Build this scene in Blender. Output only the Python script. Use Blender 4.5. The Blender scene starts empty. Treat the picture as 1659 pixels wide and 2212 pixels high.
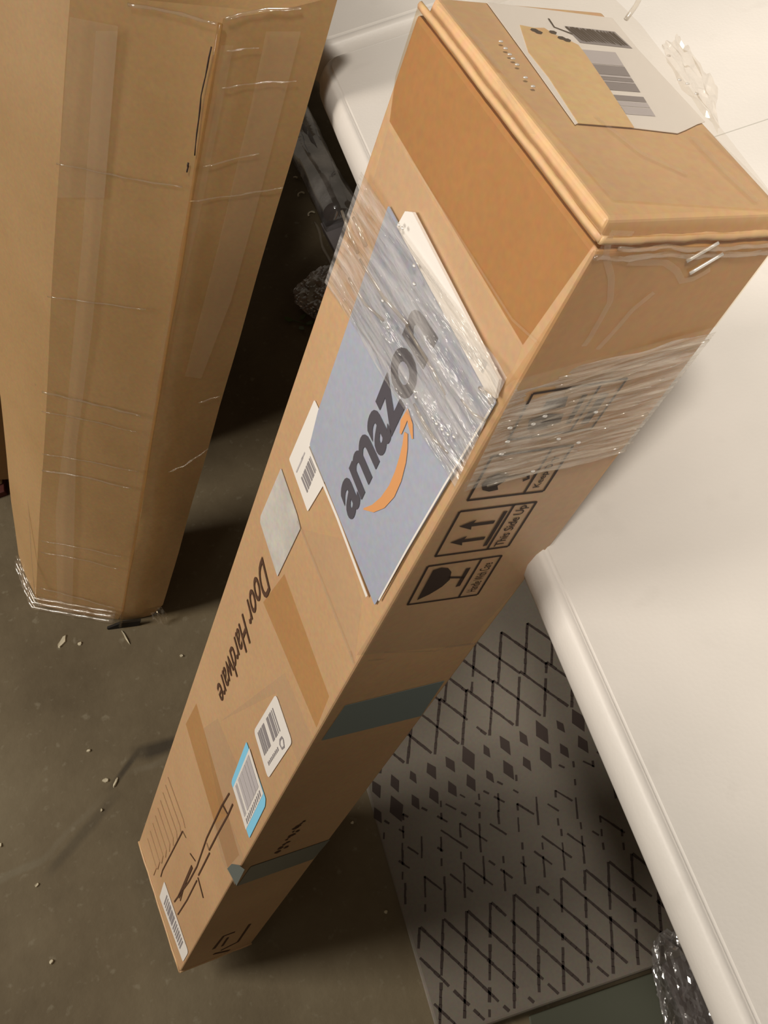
import bpy, bmesh, math, random
from mathutils import Vector, Matrix, noise
random.seed(7)
S = bpy.context.scene
COL = S.collection

# ------------------------------------------------------------------ camera
F_PX = 2152.34
CAM = Vector((-0.0924, 0.0, 1.2459))
RR = Matrix([[0.9472972, -0.2832737, -0.1496127], [-0.3196075, -0.8037822, -0.5017821], [0.0218857, 0.5231541, -0.8519571]])          # rows: image right, image down, view direction
def ray(u, v):
    return RR.transposed() @ Vector(((u - 829.5) / F_PX, (v - 1106.0) / F_PX, 1.0))
def at_z(u, v, z=0.0):
    r = ray(u, v); return CAM + r * ((z - CAM.z) / r.z)
def on_plane(u, v, o, n):
    r = ray(u, v); return CAM + r * ((o - CAM).dot(n) / r.dot(n))
cd = bpy.data.cameras.new('camera'); cam = bpy.data.objects.new('camera', cd); COL.objects.link(cam)
cd.sensor_fit = 'HORIZONTAL'; cd.sensor_width = 36.0; cd.lens = 36.0 * F_PX / 1659.0
cd.clip_start = 0.02
right, down, fwd = RR[0], RR[1], RR[2]
M = Matrix((( right.x, -down.x, -fwd.x), (right.y, -down.y, -fwd.y), (right.z, -down.z, -fwd.z))).to_4x4()
cam.matrix_world = Matrix.Translation(CAM) @ M
S.camera = cam

# ------------------------------------------------------------------ world, lamps, exposure
S.view_settings.view_transform = 'Standard'; S.view_settings.look = 'None'
S.view_settings.gamma = 1.0; S.view_settings.use_curve_mapping = False
S.view_settings.exposure = 0.0
W = bpy.data.worlds.new('world'); S.world = W; W.use_nodes = True
bg = W.node_tree.nodes['Background']; bg.inputs[0].default_value = (1.0, 0.86, 0.68, 1); bg.inputs[1].default_value = 0.13
def area(name, pos, aim, sx, sy, power, col, spin=0.0):
    l = bpy.data.lights.new(name, 'AREA'); l.shape = 'RECTANGLE'; l.size = sx; l.size_y = sy
    l.energy = power; l.color = col
    o = bpy.data.objects.new(name, l); COL.objects.link(o); o.location = pos
    d = Vector(aim) - Vector(pos)
    o.rotation_euler = (d.to_track_quat('-Z', 'Y').to_matrix() @ Matrix.Rotation(spin, 3, 'Z')).to_euler()
    return o
LC = (1.0, 0.93, 0.83)
kd = Vector((-0.06, -0.45, 1.0)).normalized()
KP = Vector((0.1, 0.55, 0.6)) + kd * 3.2                 # high-bay lamp, its pool of light centred over the tables
l = bpy.data.lights.new('high_bay_lamp', 'SPOT'); l.energy = 525; l.color = LC; l.shadow_soft_size = 0.28
l.spot_size = math.radians(50); l.spot_blend = 0.3
o = bpy.data.objects.new('high_bay_lamp', l); COL.objects.link(o); o.location = KP
o.rotation_euler = (Vector((1.36, 0.62, 0.6)) - KP).to_track_quat('-Z', 'Y').to_euler()
area('side_ceiling_lamp', (-2.9, 1.05, 2.15), (-.3, .45, 0.25), 0.9, 1.9, 88, LC)

# ------------------------------------------------------------------ materials
def lin(c):
    return tuple(((x / 255.0) / 12.92 if x / 255.0 <= 0.04045 else ((x / 255.0 + 0.055) / 1.055) ** 2.4) for x in c) + (1.0,)
def mat(name):
    m = bpy.data.materials.new(name); m.use_nodes = True
    nt = m.node_tree; return m, nt, nt.nodes['Principled BSDF']
def N(nt, t, **kw):
    n = nt.nodes.new(t)
    for k, v in kw.items():
        if k in n.inputs.keys(): n.inputs[k].default_value = v
        else: setattr(n, k, v)
    return n
def ramp(nt, stops):
    r = N(nt, 'ShaderNodeValToRGB'); e = r.color_ramp.elements
    e[0].position, e[0].color = stops[0]; e[1].position, e[1].color = stops[-1]
    for p, c in stops[1:-1]:
        x = e.new(p); x.color = c
    return r
def simple(name, c, rough=0.6, spec=0.4, coat=0.0, metal=0.0):
    m, nt, b = mat(name)
    b.inputs['Base Color'].default_value = c; b.inputs['Roughness'].default_value = rough
    b.inputs['Specular IOR Level'].default_value = spec; b.inputs['Metallic'].default_value = metal
    b.inputs['Coat Weight'].default_value = coat; b.inputs['Coat Roughness'].default_value = 0.12
    # faint paper grain
    tc = N(nt, 'ShaderNodeTexCoord'); no = N(nt, 'ShaderNodeTexNoise', Scale=180.0, Detail=3.0)
    bp = N(nt, 'ShaderNodeBump', Strength=0.06, Distance=0.001)
    nt.links.new(tc.outputs['Object'], no.inputs['Vector']); nt.links.new(no.outputs[0], bp.inputs['Height'])
    nt.links.new(bp.outputs[0], b.inputs['Normal'])
    return m
def cardboard(name, c1, c2, scale=6.0, rough=0.55, coat=0.0, bump=0.12, stretch=(1, 1, 1)):
    m, nt, b = mat(name)
    tc = N(nt, 'ShaderNodeTexCoord'); mp = N(nt, 'ShaderNodeMapping'); mp.inputs['Scale'].default_value = stretch
    nt.links.new(tc.outputs['Object'], mp.inputs['Vector'])
    n1 = N(nt, 'ShaderNodeTexNoise', Scale=scale, Detail=5.0, Roughness=0.6)
    r = ramp(nt, [(0.3, c1), (0.72, c2)])
    n2 = N(nt, 'ShaderNodeTexNoise', Scale=260.0, Detail=2.0)
    mx = N(nt, 'ShaderNodeMixRGB', blend_type='OVERLAY'); mx.inputs[0].default_value = 0.16
    nt.links.new(mp.outputs[0], n1.inputs['Vector']); nt.links.new(mp.outputs[0], n2.inputs['Vector'])
    nt.links.new(n1.outputs[0], r.inputs[0]); nt.links.new(r.outputs[0], mx.inputs[1]); nt.links.new(n2.outputs[1], mx.inputs[2])
    nt.links.new(mx.outputs[0], b.inputs['Base Color'])
    n3 = N(nt, 'ShaderNodeTexNoise', Scale=14.0, Detail=4.0)
    bp = N(nt, 'ShaderNodeBump', Strength=bump, Distance=0.004)
    nt.links.new(mp.outputs[0], n3.inputs['Vector']); nt.links.new(n3.outputs[0], bp.inputs['Height']); nt.links.new(bp.outputs[0], b.inputs['Normal'])
    b.inputs['Roughness'].default_value = rough; b.inputs['Coat Weight'].default_value = coat; b.inputs['Coat Roughness'].default_value = 0.18
    b.inputs['Specular IOR Level'].default_value = 0.35
    return m
def film(name, tint=(0.93, 0.86, 0.74, 1), haze=0.1, hazecol=(0.75, 0.66, 0.55, 1), gloss=0.07, rough=0.12, bump=0.25, bscale=60.0, patch=None, streak=None):
    """clear tape or stretch film: mostly see-through, a little milky, glossy"""
    m, nt, b = mat(name); nt.nodes.remove(b)
    out = nt.nodes['Material Output']
    tr = N(nt, 'ShaderNodeBsdfTransparent'); tr.inputs[0].default_value = tint
    df = N(nt, 'ShaderNodeBsdfDiffuse'); df.inputs[0].default_value = hazecol
    gl = N(nt, 'ShaderNodeBsdfGlossy'); gl.inputs['Roughness'].default_value = rough
    tc = N(nt, 'ShaderNodeTexCoord'); no = N(nt, 'ShaderNodeTexNoise', Scale=bscale, Detail=3.0)
    bp = N(nt, 'ShaderNodeBump', Strength=bump, Distance=0.002)
    nt.links.new(tc.outputs['Object'], no.inputs['Vector']); nt.links.new(no.outputs[0], bp.inputs['Height'])
    nt.links.new(bp.outputs[0], gl.inputs['Normal'])
    m1 = N(nt, 'ShaderNodeMixShader'); m2 = N(nt, 'ShaderNodeMixShader')
    m1.inputs[0].default_value = haze
    if patch:
        n2 = N(nt, 'ShaderNodeTexNoise', Scale=patch, Detail=5.0); nt.links.new(tc.outputs['Object'], n2.inputs['Vector'])
        mr = N(nt, 'ShaderNodeMapRange'); mr.inputs[1].default_value = 0.38; mr.inputs[2].default_value = 0.68
        mr.inputs[3].default_value = haze * 0.25; mr.inputs[4].default_value = min(1, haze * 2.2)
        nt.links.new(n2.outputs[0], mr.inputs[0]); nt.links.new(mr.outputs[0], m1.inputs[0])
    if streak:
        mp = N(nt, 'ShaderNodeMapping'); mp.inputs['Scale'].default_value = streak
        n3 = N(nt, 'ShaderNodeTexNoise', Scale=1.0, Detail=4.0, Roughness=0.6); nt.links.new(tc.outputs['UV'], mp.inputs[0]); nt.links.new(mp.outputs[0], n3.inputs['Vector'])
        mr = N(nt, 'ShaderNodeMapRange'); mr.inputs[1].default_value = 0.36; mr.inputs[2].default_value = 0.70
        mr.inputs[3].default_value = haze * 0.15; mr.inputs[4].default_value = min(1, haze * 2.4)  # pale haze streaks painted in as highlights on the pleats
        nt.links.new(n3.outputs[0], mr.inputs[0]); nt.links.new(mr.outputs[0], m1.inputs[0])
        nt.links.new(n3.outputs[0], bp.inputs['Height']); bp.inputs['Strength'].default_value = 0.9; bp.inputs['Distance'].default_value = 0.006
    lw = N(nt, 'ShaderNodeLayerWeight'); lw.inputs[0].default_value = 0.5
    ad = N(nt, 'ShaderNodeMath', operation='MULTIPLY_ADD'); ad.inputs[1].default_value = 0.4; ad.inputs[2].default_value = gloss
    pw = N(nt, 'ShaderNodeMath', operation='POWER'); pw.inputs[1].default_value = 4.0
    nt.links.new(lw.outputs['Facing'], pw.inputs[0]); nt.links.new(pw.outputs[0], ad.inputs[0]); nt.links.new(ad.outputs[0], m2.inputs[0])
    nt.links.new(bp.outputs[0], lw.inputs['Normal'])
    nt.links.new(tr.outputs[0], m1.inputs[1]); nt.links.new(df.outputs[0], m1.inputs[2])
    nt.links.new(m1.outputs[0], m2.inputs[1]); nt.links.new(gl.outputs[0], m2.inputs[2]); nt.links.new(m2.outputs[0], out.inputs[0])
    return m

MAT = {}
MAT['kraft'] = cardboard('kraft', lin((180, 143, 105)), lin((196, 159, 119)), scale=5.0)
MAT['kraft_top'] = cardboard('kraft_top', lin((196, 158, 116)), lin((212, 174, 130)), scale=9.0, coat=0.1, bump=0.3)
MAT['kraft_old'] = cardboard('kraft_old', lin((160, 126, 82)), lin((180, 145, 102)), scale=3.0, coat=0.15, bump=0.35)
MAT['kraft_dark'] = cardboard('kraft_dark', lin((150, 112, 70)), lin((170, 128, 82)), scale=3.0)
MAT['tan'] = cardboard('tan_torn_paper', lin((206, 172, 122)), lin((218, 186, 138)), scale=14.0, rough=0.85, bump=0.4)
MAT['white'] = simple('white_paper', lin((232, 226, 220)), 0.5, 0.4, 0.2)
MAT['greypaper'] = cardboard('smudged_paper', lin((205, 200, 192)), lin((176, 170, 165)), scale=26.0, rough=0.6)
MAT['ink'] = simple('black_ink', lin((62, 50, 44)), 0.6, 0.2)
MAT['ink_brown'] = simple('brown_ink', lin((84, 58, 42)), 0.7, 0.2)
MAT['ink_faint'] = simple('faint_brown_ink', lin((142, 104, 72)), 0.7, 0.2)
MAT['ink_grey'] = simple('grey_ink', lin((140, 134, 136)), 0.5, 0.3)
MAT['ink_lgrey'] = simple('pale_grey_ink', lin((186, 180, 182)), 0.5, 0.3)
MAT['cyan'] = simple('sky_blue_print', lin((132, 204, 238)), 0.5, 0.3)
MAT['blue_label'] = cardboard('blue_grey_plastic', lin((160, 165, 182)), lin((168, 172, 186)), scale=2.0, rough=0.4, bump=0.06)
MAT['orange'] = simple('orange_print', lin((214, 152, 98)), 0.5, 0.3)
MAT['logo'] = simple('charcoal_print', lin((78, 74, 82)), 0.5, 0.3)
MAT['tape'] = film('clear_tape', tint=(0.95, 0.86, 0.70, 1), haze=0.03, gloss=0.03, rough=0.2, bump=0.3, bscale=25)
MAT['tape_brown'] = film('brown_tinted_tape', tint=(0.84, 0.73, 0.58, 1), haze=0.02, gloss=0.02, rough=0.25, bump=0.2, bscale=20)
MAT['tape_lite'] = film('milky_tape', tint=(0.99, 0.98, 0.965, 1), haze=0.10, hazecol=(0.80, 0.66, 0.50, 1), gloss=0.02, rough=0.2, bump=0.3, bscale=18)
MAT['wrap'] = film('stretch_film', tint=(0.97, 0.95, 0.92, 1), haze=0.12, hazecol=(0.85, 0.8, 0.74, 1), gloss=0.06, rough=0.10, bump=0.25, bscale=40, patch=22)
MAT['wrap_pleated'] = film('pleated_film', tint=(0.97, 0.95, 0.92, 1), haze=0.26, hazecol=(0.86, 0.79, 0.70, 1), gloss=0.09, rough=0.16, streak=(2.2, 26, 1))
MAT['wrap_label'] = film('label_film', tint=(0.97, 0.95, 0.92, 1), haze=0.20, hazecol=(0.86, 0.82, 0.80, 1), gloss=0.07, rough=0.12, streak=(3.0, 11, 1))
MAT['fold'] = film('film_fold', tint=(0.99, 0.97, 0.94, 1), haze=0.07, hazecol=(0.9, 0.8, 0.66, 1), gloss=0.10, rough=0.14, bump=0.4, bscale=60)
MAT['glint'] = film('white_film_glint', tint=(0.97, 0.95, 0.92, 1), haze=0.5, hazecol=(0.97, 0.94, 0.9, 1), gloss=0.3, rough=0.3, bump=0.1)  # whitened haze, so small film bumps show as painted highlights
MAT['teal'] = simple('teal_tape', lin((112, 126, 126)), 0.35, 0.5)
MAT['teal_dark'] = simple('dark_teal_tape', lin((92, 100, 98)), 0.3, 0.5)
MAT['clearbag'] = film('clear_bag', tint=(0.92, 0.92, 0.93, 1), haze=0.26, hazecol=(0.85, 0.82, 0.84, 1), gloss=0.3, rough=0.10, bump=0.5, bscale=45, patch=30)
MAT['darkbag'] = film('smoky_clear_bag', tint=(0.9, 0.9, 0.9, 1), haze=0.10, hazecol=(0.8, 0.76, 0.76, 1), gloss=0.22, rough=0.10, bump=0.6, bscale=60, patch=30)
MAT['roll_film'] = film('glossy_roll_film', tint=(0.92, 0.92, 0.93, 1), haze=0.5, hazecol=(0.9, 0.88, 0.9, 1), gloss=0.35, rough=0.06, bump=0.3, bscale=30, patch=14)
MAT['green'] = simple('leaf_green', lin((88, 104, 52)), 0.5)
MAT['steel'] = simple('grey_steel_tube', lin((120, 120, 122)), 0.35, 0.5, metal=0.8)
MAT['greypanel'] = simple('grey_card', lin((150, 144, 146)), 0.5)
MAT['darkplastic'] = simple('dark_green_grey_card', lin((74, 76, 62)), 0.6)
MAT['darkfilm'] = simple('dark_film', lin((96, 88, 88)), 0.25, 0.5, 0.5)
MAT['cream'] = simple('cream_paper', lin((196, 168, 132)), 0.6)
MAT['red'] = simple('dark_red_card', lin((88, 36, 28)), 0.6)
MAT['chip'] = simple('pale_scrap', lin((206, 196, 170)), 0.7)

def table_mat():
    m, nt, b = mat('white_blow_moulded_plastic')
    tc = N(nt, 'ShaderNodeTexCoord')
    n1 = N(nt, 'ShaderNodeTexNoise', Scale=7.0, Detail=4.0)
    r = ramp(nt, [(0.3, lin((198, 193, 187))), (0.7, lin((211, 205, 199)))])
    n2 = N(nt, 'ShaderNodeTexNoise', Scale=38.0, Detail=2.0)
    r2 = ramp(nt, [(0.27, (0.55, 0.53, 0.5, 1)), (0.36, (1, 1, 1, 1))])
    mx = N(nt, 'ShaderNodeMixRGB', blend_type='MULTIPLY'); mx.inputs[0].default_value = 0.07
    nt.links.new(tc.outputs['Object'], n1.inputs['Vector']); nt.links.new(tc.outputs['Object'], n2.inputs['Vector'])
    nt.links.new(n1.outputs[0], r.inputs[0]); nt.links.new(n2.outputs[0], r2.inputs[0])
    nt.links.new(r.outputs[0], mx.inputs[1]); nt.links.new(r2.outputs[0], mx.inputs[2]); nt.links.new(mx.outputs[0], b.inputs['Base Color'])
    v = N(nt, 'ShaderNodeTexVoronoi', Scale=420.0); n3 = N(nt, 'ShaderNodeTexNoise', Scale=30.0, Detail=6.0)
    ad = N(nt, 'ShaderNodeMath', operation='ADD'); bp = N(nt, 'ShaderNodeBump', Strength=0.10, Distance=0.0006)
    nt.links.new(tc.outputs['Object'], v.inputs['Vector']); nt.links.new(tc.outputs['Object'], n3.inputs['Vector'])
    nt.links.new(v.outputs[0], ad.inputs[0]); nt.links.new(n3.outputs[0], ad.inputs[1]); nt.links.new(ad.outputs[0], bp.inputs['Height'])
    nt.links.new(bp.outputs[0], b.inputs['Normal'])
    b.inputs['Roughness'].default_value = 0.42; b.inputs['Specular IOR Level'].default_value = 0.35
    return m
MAT['table'] = table_mat()

def floor_mat():
    m, nt, b = mat('worn_concrete')
    L = nt.links.new
    tc = N(nt, 'ShaderNodeTexCoord')
    n1 = N(nt, 'ShaderNodeTexNoise', Scale=3.2, Detail=7.0, Roughness=0.62)
    r = ramp(nt, [(0.33, lin((92, 80, 60))), (0.55, lin((113, 101, 79))), (0.75, lin((127, 116, 93)))])
    n2 = N(nt, 'ShaderNodeTexNoise', Scale=75.0, Detail=3.0)
    r2 = ramp(nt, [(0.62, (0, 0, 0, 1)), (0.74, (1, 1, 1, 1))])
    mx = N(nt, 'ShaderNodeMixRGB', blend_type='MIX'); mx.inputs[2].default_value = lin((140, 132, 112))
    f2 = N(nt, 'ShaderNodeMath', operation='MULTIPLY'); f2.inputs[1].default_value = 0.45
    L(tc.outputs['Object'], n1.inputs['Vector']); L(tc.outputs['Object'], n2.inputs['Vector'])
    L(n1.outputs[0], r.inputs[0]); L(n2.outputs[0], r2.inputs[0]); L(r2.outputs[0], f2.inputs[0]); L(f2.outputs[0], mx.inputs[0]); L(r.outputs[0], mx.inputs[1])
    # wandering pale patch / dark crack along two worn strokes in the slab
    cur = mx.outputs[0]
    def stroke(a, bb, wid, colr, amt, wob):
        nonlocal cur
        a = Vector(a); bb = Vector(bb); d = (bb - a); ln = d.length; d.normalize(); nrm = Vector((-d.y, d.x, 0))
        nz = N(nt, 'ShaderNodeTexNoise', Scale=9.0, Detail=5.0); L(tc.outputs['Object'], nz.inputs['Vector'])
        s0 = N(nt, 'ShaderNodeVectorMath', operation='SUBTRACT'); s0.inputs[1].default_value = (a.x, a.y, 0); L(tc.outputs['Object'], s0.inputs[0])
        dn = N(nt, 'ShaderNodeVectorMath', operation='DOT_PRODUCT'); dn.inputs[1].default_value = nrm; L(s0.outputs[0], dn.inputs[0])
        dl = N(nt, 'ShaderNodeVectorMath', operation='DOT_PRODUCT'); dl.inputs[1].default_value = d; L(s0.outputs[0], dl.inputs[0])
        w = N(nt, 'ShaderNodeMath', operation='MULTIPLY_ADD'); w.inputs[1].default_value = wob; w.inputs[2].default_value = -wob * 0.5; L(nz.outputs[0], w.inputs[0])
        ad = N(nt, 'ShaderNodeMath', operation='ADD'); L(dn.outputs['Value'], ad.inputs[0]); L(w.outputs[0], ad.inputs[1])
        ab = N(nt, 'ShaderNodeMath', operation='ABSOLUTE'); L(ad.outputs[0], ab.inputs[0])
        mr = N(nt, 'ShaderNodeMapRange'); mr.inputs[1].default_value = wid * 0.35; mr.inputs[2].default_value = wid; mr.inputs[3].default_value = amt; mr.inputs[4].default_value = 0.0
        L(ab.outputs[0], mr.inputs[0])
        e1 = N(nt, 'ShaderNodeMapRange'); e1.inputs[1].default_value = -0.01; e1.inputs[2].default_value = 0.02; L(dl.outputs['Value'], e1.inputs[0])
        e2 = N(nt, 'ShaderNodeMapRange'); e2.inputs[1].default_value = ln - 0.02; e2.inputs[2].default_value = ln + 0.01; e2.inputs[3].default_value = 1; e2.inputs[4].default_value = 0; L(dl.outputs['Value'], e2.inputs[0])
        q = N(nt, 'ShaderNodeMath', operation='MULTIPLY'); L(e1.outputs[0], q.inputs[0]); L(e2.outputs[0], q.inputs[1])
        q2 = N(nt, 'ShaderNodeMath', operation='MULTIPLY'); L(q.outputs[0], q2.inputs[0]); L(mr.outputs[0], q2.inputs[1])
        mm = N(nt, 'ShaderNodeMixRGB', blend_type='MIX'); mm.inputs[2].default_value = colr
        L(q2.outputs[0], mm.inputs[0]); L(cur, mm.inputs[1]); cur = mm.outputs[0]
    A = lambda u, v: tuple(at_z(u, v))
    stroke(A(-40, 1920), A(105, 1850), 0.007, lin((128, 122, 104)), 0.35, 0.05)
    stroke(A(95, 1855), A(215, 1730), 0.006, lin((124, 116, 98)), 0.3, 0.05)
    stroke(A(105, 1890), A(250, 1720), 0.010, lin((64, 57, 46)), 0.4, 0.05)
    stroke(A(240, 1700), A(300, 1620), 0.006, lin((50, 44, 36)), 0.7, 0.02)
    stroke(A(292, 1625), A(420, 1600), 0.014, lin((48, 42, 34)), 0.75, 0.04)
    stroke(A(285, 1665), A(360, 1640), 0.006, lin((126, 118, 100)), 0.4, 0.03)
    L(cur, b.inputs['Base Color'])
    n4 = N(nt, 'ShaderNodeTexNoise', Scale=60.0, Detail=5.0); bp = N(nt, 'ShaderNodeBump', Strength=0.25, Distance=0.003)
    L(tc.outputs['Object'], n4.inputs['Vector']); L(n4.outputs[0], bp.inputs['Height']); L(bp.outputs[0], b.inputs['Normal'])
    b.inputs['Roughness'].default_value = 0.75; b.inputs['Specular IOR Level'].default_value = 0.25
    return m
MAT['floor'] = floor_mat()
MAT['panel'] = cardboard('grey_printed_card', lin((106, 99, 89)), lin((126, 118, 107)), scale=3.0, rough=0.6)
MAT['panel_ink'] = simple('dark_lattice_ink', lin((66, 56, 52)), 0.6, 0.2)

# ------------------------------------------------------------------ mesh helpers
def link(name, bm, m, parent=None, smooth=False):
    me = bpy.data.meshes.new(name)
    bmesh.ops.recalc_face_normals(bm, faces=bm.faces)
    bm.to_mesh(me); bm.free(); me.materials.append(m)
    o = bpy.data.objects.new(name, me); COL.objects.link(o)
    if parent is not None:
        o.parent = parent
        o.matrix_parent_inverse = Matrix.Translation(-parent.location)
    if smooth:
        for p in me.polygons: p.use_smooth = True
    return o
def tag(o, label=None, cat=None, group=None, kind=None):
    if label: o['label'] = label
    if cat: o['category'] = cat
    if group: o['group'] = group
    if kind: o['kind'] = kind
    return o
def thing(name, loc, label, cat, group=None):
    o = bpy.data.objects.new(name, None); COL.objects.link(o); o.location = loc; o.empty_display_size = 0.05
    bpy.context.view_layer.update()
    return tag(o, label, cat, group)
def hexa(bm, v):
    """v: 8 points, bottom 0-3, top 4-7"""
    vs = [bm.verts.new(p) for p in v]
    for f in ((0, 1, 2, 3), (4, 5, 6, 7), (0, 1, 5, 4), (1, 2, 6, 5), (2, 3, 7, 6), (3, 0, 4, 7)):
        bm.faces.new([vs[i] for i in f])
    return vs
def bevel(bm, w, seg=3):
    bmesh.ops.bevel(bm, geom=list(bm.edges), offset=w, segments=seg, profile=0.6, affect='EDGES')
def loft(rings, closed_ends=True, bm=None):
    bm = bm or bmesh.new(); R_ = [[bm.verts.new(p) for p in r] for r in rings]; n = len(rings[0])
    for a, b in zip(R_, R_[1:]):
        for i in range(n): bm.faces.new((a[i], a[(i + 1) % n], b[(i + 1) % n], b[i]))
    if closed_ends:
        bm.faces.new(R_[0][::-1]); bm.faces.new(R_[-1])
    return bm

class Face:
    """a flat carton wall: metres a across and h along, and the way from a photo point to them"""
    def __init__(s, o, ea, n):
        s.o = o.copy(); s.n = n.normalized(); s.ea = (ea - s.n * ea.dot(s.n)).normalized(); s.eh = s.n.cross(s.ea)
        if s.eh.z < 0: s.eh = -s.eh
    def q(s, u, v):
        p = on_plane(u, v, s.o, s.n) - s.o; return Vector((p.dot(s.ea), p.dot(s.eh)))
    def P(s, a, h, off=0.0): return s.o + s.ea * a + s.eh * h + s.n * off

def slab2(face, pts, off, thk, bm):
    """polygon (face coords) as a thin solid whose top is at off"""
    top = [bm.verts.new(face.P(p[0], p[1], off)) for p in pts]
    if thk <= .00011:
        bm.faces.new(top); return
    bot = [bm.verts.new(face.P(p[0], p[1], off - thk)) for p in pts]
    bm.faces.new(top); bm.faces.new(bot[::-1]); n = len(pts)
    for i in range(n): bm.faces.new((top[i], bot[i], bot[(i + 1) % n], top[(i + 1) % n]))
def rounded(pts, r, seg=4):
    out = []; n = len(pts)
    for i in range(n):
        p = Vector(pts[i]); a = Vector(pts[i - 1]) - p; b = Vector(pts[(i + 1) % n]) - p
        d = min(r, a.length * .4, b.length * .4); p0 = p + a.normalized() * d; p1 = p + b.normalized() * d
        for k in range(seg + 1):
            t = k / seg; out.append(p0 * (1 - t) ** 2 + p * 2 * t * (1 - t) + p1 * t * t)
    return out
def decal(name, face, pxs, off, m, parent, thk=0.00025, r=0.0):
    bm = bmesh.new(); pts = [face.q(*p) for p in pxs]
    if r: pts = rounded(pts, r)
    slab2(face, pts, off, thk, bm)
    return link(name, bm, m, parent)
def ribbon(face, pts, w, off, bm, thk=0.0001):
    """stroke of width w (or list of widths) through face points"""
    pts = [Vector(p) for p in pts]; n = len(pts)
    ws = w if isinstance(w, (list, tuple)) else [w] * n
    L_, R_ = [], []
    for i, p in enumerate(pts):
        t = ((pts[min(i + 1, n - 1)] - p).normalized() if i < n - 1 else Vector((0, 0))) + ((p - pts[max(i - 1, 0)]).normalized() if i else Vector((0, 0)))
        if t.length < 1e-6: t = Vector((1, 0))
        t.normalize(); s = Vector((-t.y, t.x)) * ws[i] * 0.5
        L_.append(p + s); R_.append(p - s)
    for i in range(n - 1):
        slab2(face, [L_[i], R_[i], R_[i + 1], L_[i + 1]], off, thk, bm)
class Sheet:
    """a printed rectangle given by four corners: (0,0) (1,0) (1,1) (0,1)"""
    def __init__(s, face, c0, c1, c2, c3, px=True):
        s.face = face; s.c = [face.q(*c) if px else Vector(c) for c in (c0, c1, c2, c3)]
    def p(s, x, y):
        a, b, c, d = s.c
        return a * (1 - x) * (1 - y) + b * x * (1 - y) + c * x * y + d * (1 - x) * y
def text_mesh(bm, sheet, txt, off, x0=0, x1=1, y0=0, y1=1, bold=0.0, shear=0.0, ybase=None):
    """lettering stretched into the sheet rectangle; y runs down the letters"""
    cu = bpy.data.curves.new('t', 'FONT'); cu.body = txt; cu.offset = bold; cu.shear = shear; cu.resolution_u = 4
    ob = bpy.data.objects.new('t', cu); COL.objects.link(ob); bpy.context.view_layer.update()
    me = bpy.data.meshes.new_from_object(ob.evaluated_get(bpy.context.evaluated_depsgraph_get()))
    bpy.data.objects.remove(ob)
    xs = [v.co.x for v in me.vertices]; ys = [v.co.y for v in me.vertices]
    a, b_, c, d = min(xs), max(xs), min(ys), max(ys)
    vs = []
    for v in me.vertices:
        x = x0 + (x1 - x0) * (v.co.x - a) / (b_ - a); y = y1 - (y1 - y0) * (v.co.y - c) / (d - c)
        q = sheet.p(x, y); vs.append(bm.verts.new(sheet.face.P(q.x, q.y, off)))
    for f in me.polygons:
        try: bm.faces.new([vs[i] for i in f.vertices])
        except ValueError: pass
    bpy.data.meshes.remove(me)
def bars(bm, sheet, off, x0, x1, y0, y1, seq):
    """bars across x, running the length of y; seq = (gap, bar, gap, bar ...)"""
    tot = sum(seq); x = x0
    for i, s in enumerate(seq):
        w = (x1 - x0) * s / tot
        if i % 2: slab2(sheet.face, [sheet.p(x, y0), sheet.p(x + w, y0), sheet.p(x + w, y1), sheet.p(x, y1)], off, 0.0001, bm)
        x += w

# ------------------------------------------------------------------ floor
bm = bmesh.new(); bmesh.ops.create_grid(bm, x_segments=2, y_segments=2, size=4.0)
fl = link('floor', bm, MAT['floor']); tag(fl, 'worn dark concrete floor with a pale scuff and a crack', None, None, 'structure')

# ------------------------------------------------------------------ folding table
def slab_profile(y0, y1, x1, name, parent, r=0.012):
    """table top with rounded rim: rings are plan outlines at each height"""
    def outline(d, z):
        pts = []
        cs = [(x1 + d, y0 - d, 0), (x1 + d, y1 + d, 1), (-d, y1 + d, 2), (-d, y0 - d, 3)]
        for (cx, cy, k) in cs:
            rr = r + d; sx = -1 if k in (0, 1) else 1; sy = 1 if k in (0, 3) else -1
            ox, oy = cx + sx * rr, cy + sy * rr
            a0 = {0: -90, 1: 0, 2: 90, 3: 180}[k]
            for i in range(7):
                a = math.radians(a0 + 90 * i / 6); pts.append((ox + rr * math.cos(a), oy + rr * math.sin(a), z))
        return pts
    rings = [outline(-0.002, 0.695), outline(0.008, 0.698), outline(0.0125, 0.706), outline(0.0135, 0.716), outline(0.011, 0.728), outline(0.0055, 0.7365), outline(0.0012, 0.7392), outline(0.0, 0.7374), outline(-0.0015, 0.74)]
    bm = loft(rings)
    bmesh.ops.triangulate(bm, faces=[f for f in bm.faces if len(f.verts) > 4])
    o = link(name, bm, MAT['table'], parent)
    for p in o.data.polygons: p.use_smooth = abs(p.normal.z) < 0.99
    return o
tb = thing('folding_table', (0.38, -0.2, 0), 'white plastic folding table the long marked carton leans across, nearest the camera', 'table', 'white folding tables')
TY = 0.757
slab_profile(-1.07, TY - 0.0003 - 0.0135, 0.76, 'tabletop', tb)
bm = bmesh.new()
hexa(bm, [(0.0, 0.5191, 0.7398), (0.76, 0.5191, 0.7398), (0.76, 0.5199, 0.7398), (0.0, 0.5199, 0.7398), (0.0, 0.5191, 0.74015), (0.76, 0.5191, 0.74015), (0.76, 0.5199, 0.74015), (0.0, 0.5199, 0.74015)])
link('fold_seam', bm, simple('seam_grey', lin((172, 168, 160)), 0.7), tb)
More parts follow.
